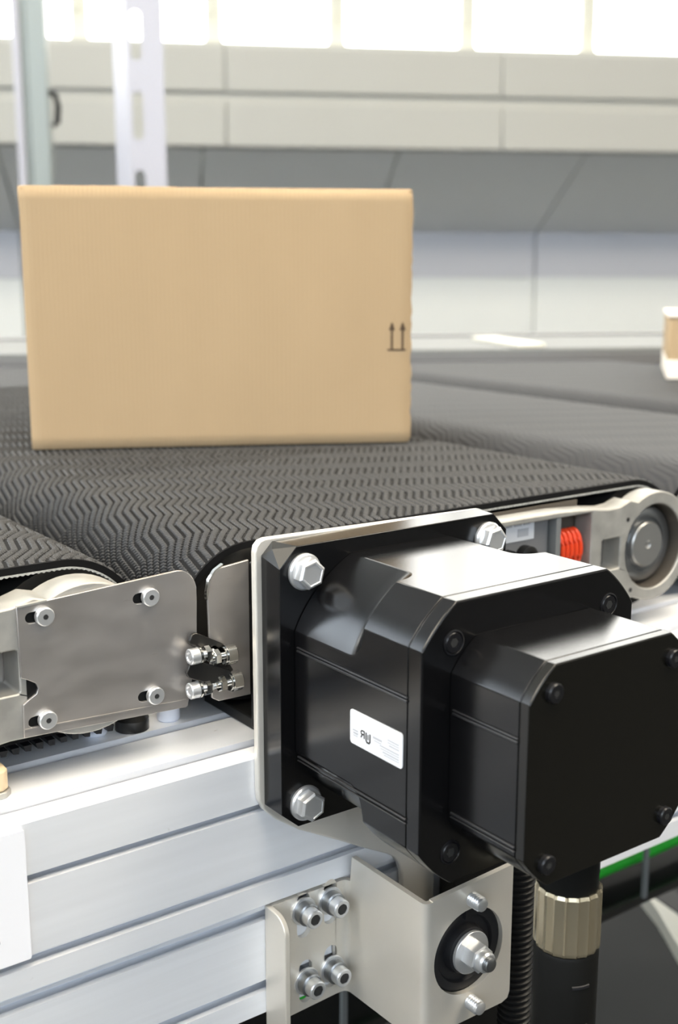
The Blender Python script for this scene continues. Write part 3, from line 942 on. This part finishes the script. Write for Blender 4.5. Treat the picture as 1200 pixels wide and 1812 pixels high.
# standoffs between beam and conveyor ends
for (x, y, lab) in ((-87.5, 88, 'bluish white plastic standoff under the hinge linkage'), (-128, 92, 'bluish white plastic standoff under the steel cover plate')):
    mb = MB().lathe([(5.6, -36.9), (6.2, -36.0), (5.8, -23 if x > -100 else -28), (4.8, -21.5 if x > -100 else -27.0)], (x, y, 0), 'z', 28)
    o = link('standoff', mb.mesh('standoff', 'white_plastic'))
    tag(o, lab, 'standoff')
# drain fitting under cover
mb = MB().lathe([(9, -36.9), (9, -31), (6, -27), (0, -27)], (-109, 88, 0), 'z', 24)
o = link('rubber_foot', mb.mesh('rubber_foot', 'dark_steel')); tag(o, 'dark round foot below the steel cover plate corner', 'foot')
# slot block at the left edge
B0 = (-193, 54, -37)
t = thing('clamp_block', 'small tan clamp block on the beam top at the left edge', 'block', B0)
rb = Rel(t, B0)
rb.add('block', MB().prism([(-209, 46), (-193.5, 46), (-190.5, 49), (-190.5, 60), (-209, 60)], 'z', -34, -24), 'tan_plastic', bevel=(1, 2))
rb.add('base', MB().prism([(-209, 45), (-193, 45), (-189.5, 48.5), (-189.5, 61), (-209, 61)], 'z', -36.9, -34), 'cast', bevel=(0.5, 2))

# ------------------------------------------------------------------ motor mounting plate
pp = [(-76, -54), (-75.5, -60), (-73, -65.5), (-66, -72.5), (-52, -82.5), (-25, -97), (-12, -104.5), (6, -114.0), (11, -117.5), (14.5, -122.5), (16.6, -129), (17, -136), (17, -172), (40, -172), (40, -100), (62, -78), (80, -60), (80, 62), (76, 68), (68, 71)]
pp += [(-70 + 0, 73.5), (-73, 72.7), (-75.3, 70.3), (-76, 67)]
o = link('mounting_plate', MB().prism(pp, 'y', 16.1, 20.3).mesh('mounting_plate', 'plate'), bevel=(0.9, 3, 50))
tag(o, 'silver mounting plate between the black motor flange and the beam', 'plate')

# ------------------------------------------------------------------ servo motor
MB0 = (0, 0, -71)
mo = thing('servo_motor', 'large black servo motor bolted on the silver plate', 'motor', MB0)
rmo = Rel(mo, MB0)
W2, H2 = 72.8, 71.8
fl = [(-W2, -H2 + 9.5), (-W2 + 9.8, -H2 + 1), (W2 - 9.8, -H2 + 1), (W2, -H2 + 9.5), (W2, H2 - 9.8), (W2 - 9.8, H2), (-W2 + 9.8, H2), (-W2, H2 - 9.8)]
mb = MB()
ch = 6.0
def ring_xz(poly, y, inset=0.0):
    return [(x * (1 - inset), y, z * (1 - inset)) for (x, z) in poly]
# the top corners carry a faceted (pyramid) bevel, so the rear outline is squarer than the front one
rear = [(-W2, -H2 + 9.5), (-W2 + 9.8, -H2 + 1), (W2 - 9.8, -H2 + 1), (W2, -H2 + 9.5), (W2, H2 - 6.5), (W2 - 6.5, H2), (-W2 + 6.5, H2), (-W2, H2 - 6.5)]
mb.loft([ring_xz(rear, 16), ring_xz(fl, 0)])
rmo.add('flange', mb, 'black_anodised', bevel=(0.35, 2, 25))
# small pyramid facets at the two top corners
for sx in (-1, 1):
    mb = MB()
    a_, b_, c_, d_ = (sx * W2, 0, H2 - 9.8), (sx * (W2 - 9.8), 0, H2), (sx * (W2 - 6.5), 16, H2), (sx * W2, 16, H2 - 6.5)
    apex = (sx * (W2 - 2.2), 9.5, H2 - 2.2)
    mb.faces([a_, b_, c_, d_, apex], [(0, 1, 4), (1, 2, 4), (2, 3, 4), (3, 0, 4), (0, 3, 2, 1)])
    rmo.add('corner_facet', mb, 'black_facet', smooth=0)

def corner_pts(rad, hx, hz, n=12):
    """rounded-square quarter: arc of radius rad about the axis between the faces x=hx and z=hz (first quadrant, from right to top)"""
    a0 = math.acos(min(1, hx / rad)); a1 = math.asin(min(1, hz / rad))
    return [(rad * math.cos(a0 + (a1 - a0) * i / n), rad * math.sin(a0 + (a1 - a0) * i / n)) for i in range(n + 1)]
def section(q):
    """mirror a first-quadrant corner (right->top) into a closed outline"""
    return q + [(-x, z) for (x, z) in reversed(q)] + [(-x, -z) for (x, z) in q] + [(x, -z) for (x, z) in reversed(q)]
BH, BX = 64.2, 64.8
con = corner_pts(79.2, BX, BH)
sco = corner_pts(71.6, BX, BH)
def blend(t):
    return [((1 - t) * a[0] + t * b[0], (1 - t) * a[1] + t * b[1]) for a, b in zip(sco, con)]
rings = []
for y in (-0.2, -12, -25, -38, -44):
    rings.append([(p[0], y, p[1]) for p in section(blend(0))])
for k in range(1, 9):
    a = PI / 2 * k / 8
    rings.append([(p[0], -44 - 10.5 * (1 - (1 - math.sin(a)) if k < 8 else 1) , p[1]) for p in section(blend(1 - math.cos(a)))])
rings.append([(p[0], -70, p[1]) for p in section(con)])
rings.append([(p[0], -85.6, p[1]) for p in section(con)])
rmo.add('body', MB().loft(rings), 'black_anodised', bevel=(0.5, 2, 24), smooth=14)
def capped(q, y0, y1, b=0.5):
    sec = section(q)
    ins = [(x * (1 - b / 65), z * (1 - b / 65)) for (x, z) in sec]
    return MB().loft([[(p[0], y0, p[1]) for p in ins], [(p[0], y0 - b, p[1]) for p in sec], [(p[0], y1 + b, p[1]) for p in sec], [(p[0], y1, p[1]) for p in ins]])
rmo.add('end_cap', capped(con, -85.6, -94.7), 'black_anodised', bevel=(0.45, 2, 24), smooth=20)
# side panels: shallow raised lands with bright lips on both side faces
for sx in (-1, 1):
    for (z0, z1) in ((21.0, 22.2), (22.9, 23.6), (-32.6, -31.6), (-34.3, -33.6)):
        mb = MB().box((min(sx * (BX - 0.1), sx * (BX + 0.9)), -86, z0), (max(sx * (BX - 0.1), sx * (BX + 0.9)), -3, z1))
        rmo.add('side_rib', mb, 'black_rib', bevel=(0.33, 3))
# rear encoder housing
RH = 48.6
con2 = corner_pts(59.3, 49.0, RH - 1.0)
rmo.add('encoder_housing', MB().loft([[(p[0], -94.7, p[1]) for p in section(con2)], [(p[0], -136.0, p[1]) for p in section(con2)]]), 'black_anodised', bevel=(0.5, 2, 24), smooth=20)
rmo.add('encoder_cover', capped(con2, -136.0, -141.4, 0.45), 'black_cover', bevel=(0.4, 2, 24), smooth=20)
for sx in (-1, 1):
    for (z0, z1) in ((15.6, 16.9), (17.5, 18.2), (-29.6, -28.4), (-31.0, -30.3)):
        mb = MB().box((min(sx * 48.9, sx * 49.9), -136, z0), (max(sx * 48.9, sx * 49.9), -97, z1))
        rmo.add('housing_rib', mb, 'black_rib', bevel=(0.33, 3))
rmo.add('connector_socket', MB().lathe([(13.4, -47), (13.4, -62), (13.2, -63), (13.2, -74)], (3.5, -118, 0), 'z', 40), 'boot')
hb = hex_flange_bolt()
for (sx, sz, rot) in ((-59.0, 59.0, 0.25), (-59.0, -59.0, 0.1), (59.0, 59.0, 0.35), (59.0, -59.0, 0.5)):
    rmo.put('hex_bolt', hb, (sx, 0, sz), rot=(0, rot, 0))
csA, csB = cap_screw(4.6, 0.5, 2.4, 2.2, 'black_screw', 'socket_dark')
for (x, z) in ((-47.6, 46.6), (47.9, 46.8), (-47.2, -49.0), (47.6, -48.8)):
    mb = MB().lathe([(5.6, 0.1), (5.6, -0.35), (5.0, -0.55), (4.7, 0.1)], (0, 0, 0), 'y', 30)
    s = rmo.put('socket_screw', csA, (x, -94.75, z))
    link('hex_socket', csB, s)
    link('counterbore_ring', mb.mesh('counterbore_ring', 'black_screw', 30), s)
dsA, dsB = cap_screw(4.2, 2.4, 2.2, 1.6, 'black_screw', 'socket_dark')
for (x, z) in ((-36.4, 36.2), (36.4, 36.0), (-37.0, -37.4), (36.4, -37.0)):
    s = rmo.put('socket_screw', dsA, (x, -141.4, z))
    link('hex_socket', dsB, s)
# type plate on the left side: white with tiny unreadable lines and an approval mark
XL = -BX - 0.35
tp = rmo.add('type_label', MB().prism(rrect(-83.3, -10.0, -45.8, 6.2, 1.6), 'x', XL - 0.2, XL + 0.3), 'white_paper', label='white type label')
def lab(x0, x1, z0, z1, m):
    """a printed bar; x0..x1 measured from the label's left (camera) end"""
    return MB().box((XL - 0.35, -45.8 - x1, 6.2 - z1), (XL - 0.2, -45.8 - x0, 6.2 - z0))
mb = MB()
for (x0, x1, z0, z1) in ((2.2, 6, 9.0, 9.6), (2.6, 6, 10.2, 11.0), (2.6, 5.6, 11.6, 12.0), (17, 23.2, 7.6, 8.6), (18, 23, 9.2, 9.6), (27.5, 35.2, 5.6, 6.2), (27.5, 35.2, 6.9, 7.3), (28.5, 35.2, 8.0, 8.6), (22, 35.2, 10.0, 10.6), (22.5, 35.2, 11.3, 11.7), (24, 35.2, 12.4, 13.0), (25, 35.2, 13.6, 14.0)):
    mb.box((XL - 0.32, -45.8 - x1, 6.2 - z1), (XL - 0.2, -45.8 - x0, 6.2 - z0))
rmo.add('fine_print', mb, 'ink_grey', parent=None)
mb = MB()
def stroke(pts, wd):
    for (p, q) in zip(pts[:-1], pts[1:]):
        d = (Vector(q) - Vector(p)).normalized(); n_ = Vector((-d.y, d.x)) * wd / 2
        quad = [Vector(p) + n_ - d * wd / 3, Vector(p) - n_ - d * wd / 3, Vector(q) - n_ + d * wd / 3, Vector(q) + n_ + d * wd / 3]
        mb.prism([(-45.8 - v_.x, 6.2 - v_.y) for v_ in quad], 'x', XL - 0.34, XL - 0.2)
stroke([(10.6, 9.4), (8.6, 9.4), (8.2, 8.6), (8.8, 7.8), (10.6, 7.8), (10.6, 11.0)], 0.55)     # mirrored R
stroke([(9.4, 9.4), (8.3, 11.0)], 0.55)
stroke([(12.0, 8.0), (12.0, 11.4), (12.6, 12.2), (14.2, 12.2), (14.8, 11.4), (14.8, 8.0)], 0.75)  # U
stroke([(13.4, 8.6), (13.4, 10.6)], 0.5)
rmo.add('approval_mark', mb, 'ink')

# ------------------------------------------------------------------ cable connector under the motor
CB = (3.5, -118, -260)
t = thing('cable_connector', 'ribbed nickel collar and black boot of the cable below the motor', 'connector', CB)
rc = Rel(t, CB)
prof = [(13.2, -72.0), (13.7, -69.4), (14.4, -69.4), (15.0, -71.0), (15.0, -97.0), (14.4, -98.6), (12.5, -99.0)]
rc.add('collar', MB().lathe(prof, (3.5, -118, 0), 'z', 108, wob=lambda i: 1.01 if i % 6 == 0 else 0.985 * math.cos(PI / 18) / math.cos((i % 6 - 3) * PI / 54)), 'nickel', smooth=12, label='ribbed brass-tinted nickel collar')
rc.add('boot', MB().lathe([(12.0, -98.8), (13.9, -99.2), (14.6, -101), (14.6, -150), (14.3, -152), (13.8, -200), (9, -215), (7.5, -222)], (3.5, -118, 0), 'z', 48), 'boot')
for z in (-113, -133):
    mb = MB()
    a = [R_(-125 + 3 * k) for k in range(12)]
    v, f = [], []
    for aa in a:
        for (rr2, zz) in ((14.4, z - 1), (15.1, z - 0.6), (15.1, z + 0.6), (14.4, z + 1)):
            v.append((3.5 + rr2 * math.cos(aa), -118 + rr2 * math.sin(aa), zz))
    for i in range(len(a) - 1):
        for k in range(3):
            f.append((i * 4 + k, i * 4 + 4 + k, i * 4 + 5 + k, i * 4 + 1 + k))
    mb.faces(v, f)
    rc.add('grip_rib', mb, 'rubber')
rc.add('cable', MB().tube([(3.5, -118, -216), (3.5, -118, -300), (8, -100, -420), (30, -60, -560), (60, 0, -700)], 7), 'black_plastic')

# ------------------------------------------------------------------ bracket on the lower beam
KB = (-15, 20, -190)
t = thing('sheet_bracket', 'beige folded sheet steel bracket below the motor, holding a round rubber mount', 'bracket', KB)
kb = Rel(t, KB)
TH = 3.0
def bent_sheet(pts, z0f, z1f, rad=5.0, n=6):
    """sheet of thickness TH following a plan outline (x,y) with rounded bends; z limits given per point by functions of (x,y)"""
    path = [Vector(pts[0])]
    for i in range(1, len(pts) - 1):
        a, b, c = Vector(pts[i - 1]), Vector(pts[i]), Vector(pts[i + 1])
        u, w_ = (a - b).normalized(), (c - b).normalized()
        p, q = b + u * rad, b + w_ * rad
        for k in range(n + 1):
            t_ = k / n
            path.append((1 - t_) ** 2 * p + 2 * t_ * (1 - t_) * b + t_ ** 2 * q)
    path.append(Vector(pts[-1]))
    rings = []
    for i, p in enumerate(path):
        tg = (path[min(i + 1, len(path) - 1)] - path[max(i - 1, 0)]).normalized()
        nr = Vector((-tg.y, tg.x)) * TH
        q = p + nr
        z0, z1 = z0f(p), z1f(p)
        rings.append([(p.x, p.y, z0), (p.x, p.y, z1), (q.x, q.y, z1), (q.x, q.y, z0)])
    return MB().loft(rings)
# side wall and its two bends
sw = bent_sheet([(-26, 20.3), (-18.5, 20.3), (-18.5, -45), (-13.4, -45)], lambda p: -189 if p.y > 12 else -187, lambda p: -122.5 if p.y > 16 else -108.0, rad=4.5)
kb.add('side_wall', sw, 'bracket', smooth=40)
# back flange with four slots
hs = [slot(-46.8, -134.5, 26, 4.2), slot(-29.4, -132.5, 26, 4.2), slot(-45.6, -173.5, 25, 4.2), slot(-29.2, -171.0, 25, 4.2)]
kb.add('back_flange', MB().prism([(-66, -191), (-26.02, -189.0), (-26.02, -122.5), (-66, -122.5)], 'y', 20.3, 23.3, holes=hs), 'bracket')
# left flange, edge-on to us, rounded top front corner
lf = [(23.3, -240), (23.3, -122.5), (14, -122.5)] + [(14 - 10 * math.sin(PI / 2 * i / 6), -132.5 + 10 * math.cos(PI / 2 * i / 6)) for i in range(1, 7)] + [(4, -240)]
kb.add('left_flange', MB().prism(lf, 'x', -69.0, -66.0), 'bracket', bevel=(0.5, 2))
# front face with the mount hole
fz0, fz1 = -183.0, -104.5
ff = [(-13.42, fz0), (36, fz0), (40, fz0 + 1.4), (41.4, fz0 + 5), (41.4, fz1), (-13.42, fz1 - 2.9)]
kb.add('front_face', MB().prism(ff, 'y', -45, -42, holes=[circle(11.5, -143.5, 23.5, 48)]), 'bracket', smooth=30)
# slot screws with washers
ksA, ksB = cap_screw(5.0, 5.6, 3.0, 2.9)
wsm = washer_mesh('washer', 7.6, 2.9, 1.3, 'zinc')
cup = MB().lathe([(2.9, 0), (6.2, 0), (6.2, -4.5), (5.4, -5.0), (2.9, -5.0)], closed=True, seg=32).mesh('spacer_sleeve', 'zinc_dark', 30)
for (x, z) in ((-47.2, -131.5), (-30.0, -131.3), (-45.6, -173.2), (-28.6, -172.4)):
    s = kb.put('socket_screw', ksA, (x, 14.0, z))
    link('hex_socket', ksB, s)
    link('spacer_sleeve', cup, s, loc=(0, 5.0, 0))
    link('washer', wsm, s, loc=(0, 6.3, 0))
# threaded studs
std = threaded('stud', 4.0, 0, -8.5, 'zinc', 1.5)
for (x, z) in ((12.2, -114.2), (12.6, -172.6)):
    kb.put('stud', std, (x, -45, z))
# rubber mount
rmnt = kb.add('rubber_mount', MB().lathe([(23.4, -38), (23.4, -41.5), (22.6, -42.3), (18.5, -42.3), (17.6, -40.5), (13.5, -40.5), (12.5, -44.5), (11, -45.5), (8, -45.5), (8, -36), (23.4, -36)], (11.5, 0, -143.5), 'y', 48), 'rubber', label='black rubber bushing')
link('rib', MB().box((9.6, -44, -126), (10.6, -41.0, -120)).mesh('rib', 'rubber'), rmnt, loc=-Vector(KB))
kb.put('washer', washer_mesh('washer', 11.5, 4, 1.8, 'zinc'), (11.5, -45.5, -143.5))
kb.put('nut', nut_mesh('nut', 13.0, 8.0, 4.1, 'zinc'), (11.5, -47.3, -143.5), rot=(0, 0.3, 0))
mb = MB().lathe([(4.0, 0), (5.5, 0), (5.5, -3.2), (4.6, -4.2), (4.0, -4.2)], closed=True, seg=32)
kb.put('nut_collar', mb.mesh('nut_collar', 'zinc', 30), (11.5, -55.3, -143.5))
kb.put('threaded_rod', threaded('threaded_rod', 4.0, 0, -16.5, 'zinc_dark', 1.25), (11.5, -45, -143.5))

# ------------------------------------------------------------------ under the conveyor: hose, cable tray, frame
mb = MB()
path, rad = [], []
for k in range(330):
    z = -112 - k * 0.9
    path.append((60.5, -30, z)); rad.append(9.4 if (k % 4) in (0, 1) else 7.8)
mb.tube(path, 8, 20, rad)
o = link('corrugated_conduit', mb.mesh('corrugated_conduit', 'black_plastic'))
tag(o, 'black corrugated conduit hanging behind the ribbed connector', 'conduit')
o = link('cable_duct', MB().box((43, 2, -420), (116, 15.5, -100)).mesh('cable_duct', 'black_plastic'), bevel=(1, 2))
tag(o, 'flat black cable duct behind the corrugated conduit', 'duct')

TB = (420, 215, -372)
t = thing('cable_tray', 'dark cable tray in the shade under the beams', 'tray', TB)
rt = Rel(t, TB)
rt.add('tray_base', MB().box((-300, 195, -374), (1400, 270, -370)), 'dark_steel')
rt.add('tray_side', MB().box((-300, 190, -374), (1400, 194.8, -366)), 'dark_steel')
for x in (102, 442):
    rt.add('hanger_strap', MB().box((x - 2.2, 186, -366), (x + 2.2, 189.6, -185)), 'rail')
mb = MB().tube([(75 + 50 * k, 215 + 4 * math.sin(k * 0.9), -337 + 3 * math.sin(k * 1.3)) for k in range(29)], 11, 12)
o = link('green_cable', mb.mesh('green_cable', 'green'))
tag(o, 'bright green cable lying in the tray under the beams', 'cable')
mb = MB().tube([(-300 + 60 * k, 245 + 5 * math.sin(k * 0.7), -350 + 2 * math.sin(k)) for k in range(29)], 8, 10)
o = link('black_cable', mb.mesh('black_cable', 'rubber'))
tag(o, 'black cable lying behind the green one in the tray', 'cable')
FB = (700, 300, FLOOR_Z * 1000 + CAMP.z * 1000)
o = link('cross_beam', MB().prism([(646, 356), (623, 310), (586, 254), (520, 150), (600, 190), (636, 294)], 'z', -520, -500).mesh('cross_beam', 'rail_cream'), bevel=(1, 1))
tag(o, 'pale cross beam low under the conveyor at the right edge', 'beam')
o = link('dark_cross_bar', MB().prism([(646.5, 357), (636.5, 294), (600.5, 190), (640, 190), (672, 322), (684, 374), (662, 374)], 'z', -520, -500).mesh('dark_cross_bar', 'black_plastic'), bevel=(1, 1))
tag(o, 'black bar above the pale cross beam under the conveyor', 'bar')

# legs carrying the beams (below the frame)
fz = (FLOOR_Z + CAMP.z) * 1000
for (x, lab) in ((-540, 'aluminium leg under the left end of the beams'), (960, 'aluminium leg under the right end of the beams')):
    o = link('beam_leg', MB().box((x - 40, 30, fz), (x + 40, 110, -187.0)).mesh('beam_leg', 'aluminium'), bevel=(1, 1))
    tag(o, lab, 'leg')

# ------------------------------------------------------------------ cartons
def carton(name, label, loc, rz, Wd, Dp, Ht, front_bulge=True):
    t = thing(name, label, 'box', loc, rz)
    # front wall: gently bowed sheet, slightly ragged at the right edge
    mb = MB()
    nx, nz = 60, 40
    V, F = [], []
    for j in range(nz + 1):
        for i in range(nx + 1):
            x = Wd * i / nx; z = Ht * j / nz
            fx, fz_ = i / nx, j / nz
            bow = -1.6 * math.sin(PI * fx) * math.sin(PI * fz_) + 0.9 * math.exp(-((fx - 0.47) / 0.06) ** 2) * math.sin(PI * fz_)
            ex = 2.6 * (max(0, 1 - x / 3.0) ** 2 + max(0, 1 - (Wd - x) / 3.0) ** 2)
            ez = 2.4 * (max(0, 1 - z / 3.0) ** 2 + max(0, 1 - (Ht - z) / 3.0) ** 2)
            dx = 0.0
            if i == nx: dx = random.uniform(-0.9, 0.4)
            if i == 0: dx = -3.0 * max(0, fz_ - 0.9) * 10 * 0.3
            zz = z
            if j == nz: zz = Ht - 1.2 * fx + 0.6 * math.sin(fx * 7) + random.uniform(-0.2, 0.2)
            if j == 0: zz = 0.8 * math.sin(PI * fx) * 0.4
            V.append((x + dx, bow + ex + ez, zz))
    for j in range(nz):
        for i in range(nx):
            a = j * (nx + 1) + i
            F.append((a, a + 1, a + nx + 2, a + nx + 1))
    mb.faces(V, F)
    link('front_wall', mb.mesh('front_wall', 'cardboard', 60), t)
    mb = MB()
    th = 4
    mb.box((0.6, 4, 0.3), (th, Dp, Ht - 2))
    link('side_wall', mb.mesh('side_wall', 'cardboard'), t, bevel=(1.2, 2))
    link('side_wall', MB().box((Wd - th, 4, 0.3), (Wd - 0.6, Dp, Ht - 2)).mesh('side_wall', 'cardboard'), t, bevel=(1.2, 2))
    link('back_wall', MB().box((th, Dp - th, 0.3), (Wd - th, Dp, Ht - 2)).mesh('back_wall', 'cardboard'), t, bevel=(1.2, 2))
    link('bottom', MB().box((th, 3.5, 0.4), (Wd - th, Dp - th, th)).mesh('bottom', 'cardboard'), t)
    for (ya, yb) in ((2.2, Dp / 2 - 0.8), (Dp / 2 + 0.8, Dp - 1)):
        link('top_flap', MB().box((1, ya, Ht - 3.5), (Wd - 1, yb, Ht - 0.4)).mesh('top_flap', 'cardboard'), t, bevel=(1.0, 2))
    link('tape', MB().box((0, Dp / 2 - 25, Ht - 0.35), (Wd, Dp / 2 + 25, Ht - 0.1)).mesh('tape', 'tape'), t)
    return t
bx = carton('cardboard_box', 'big brown cardboard box with two up arrows, standing on the middle belt', (-24.5, 424, 60.2), R_(-27.96), 298.5, 200, 198)
# two "this way up" arrows on the right of the front
mb = MB()
def flat(poly, y0=-1.2, y1=0.6):
    mb.prism(poly, 'y', y0, y1)
flat([(278.5, 73.6), (293.2, 73.6), (293.2, 75.0), (278.5, 75.0)], -0.15, 0.35)
for cx in (282.0, 290.6):
    flat([(cx - 0.85, 75.0), (cx + 0.85, 75.0), (cx + 0.85, 90.5), (cx - 0.85, 90.5)], -0.15, 0.3)
    flat([(cx - 2.5, 89.6), (cx + 2.5, 89.6), (cx + 0.5, 95.6), (cx - 0.5, 95.6)], -0.15, 0.3)
link('up_arrow_print', mb.mesh('up_arrow_print', 'ink_brown'), bx, loc=(0, -0.35, 0))

t = thing('cardboard_box', 'small blurred cardboard carton with pale edges on the farthest belt', 'box', (828, 505, 60.2), R_(-49))
Wd, Dp, Ht = 260, 180, 80
mb = MB().box((0, 0, 0.2), (Wd, Dp, Ht - 4))
link('carton_body', mb.mesh('carton_body', 'cardboard'), t, bevel=(3, 2))
link('pale_lit_top', MB().prism(rrect(-2, -2, Wd + 2, Dp + 2, 3), 'z', Ht - 4, Ht).mesh('pale_lit_top', 'cardboard_pale'), t, bevel=(1, 2))  # pale colour stands in for light falling on the carton top
link('bottom_band', MB().box((-0.6, -0.6, 0.2), (Wd + 0.6, Dp + 0.6, 24)).mesh('bottom_band', 'cardboard_pale'), t, bevel=(1, 2))
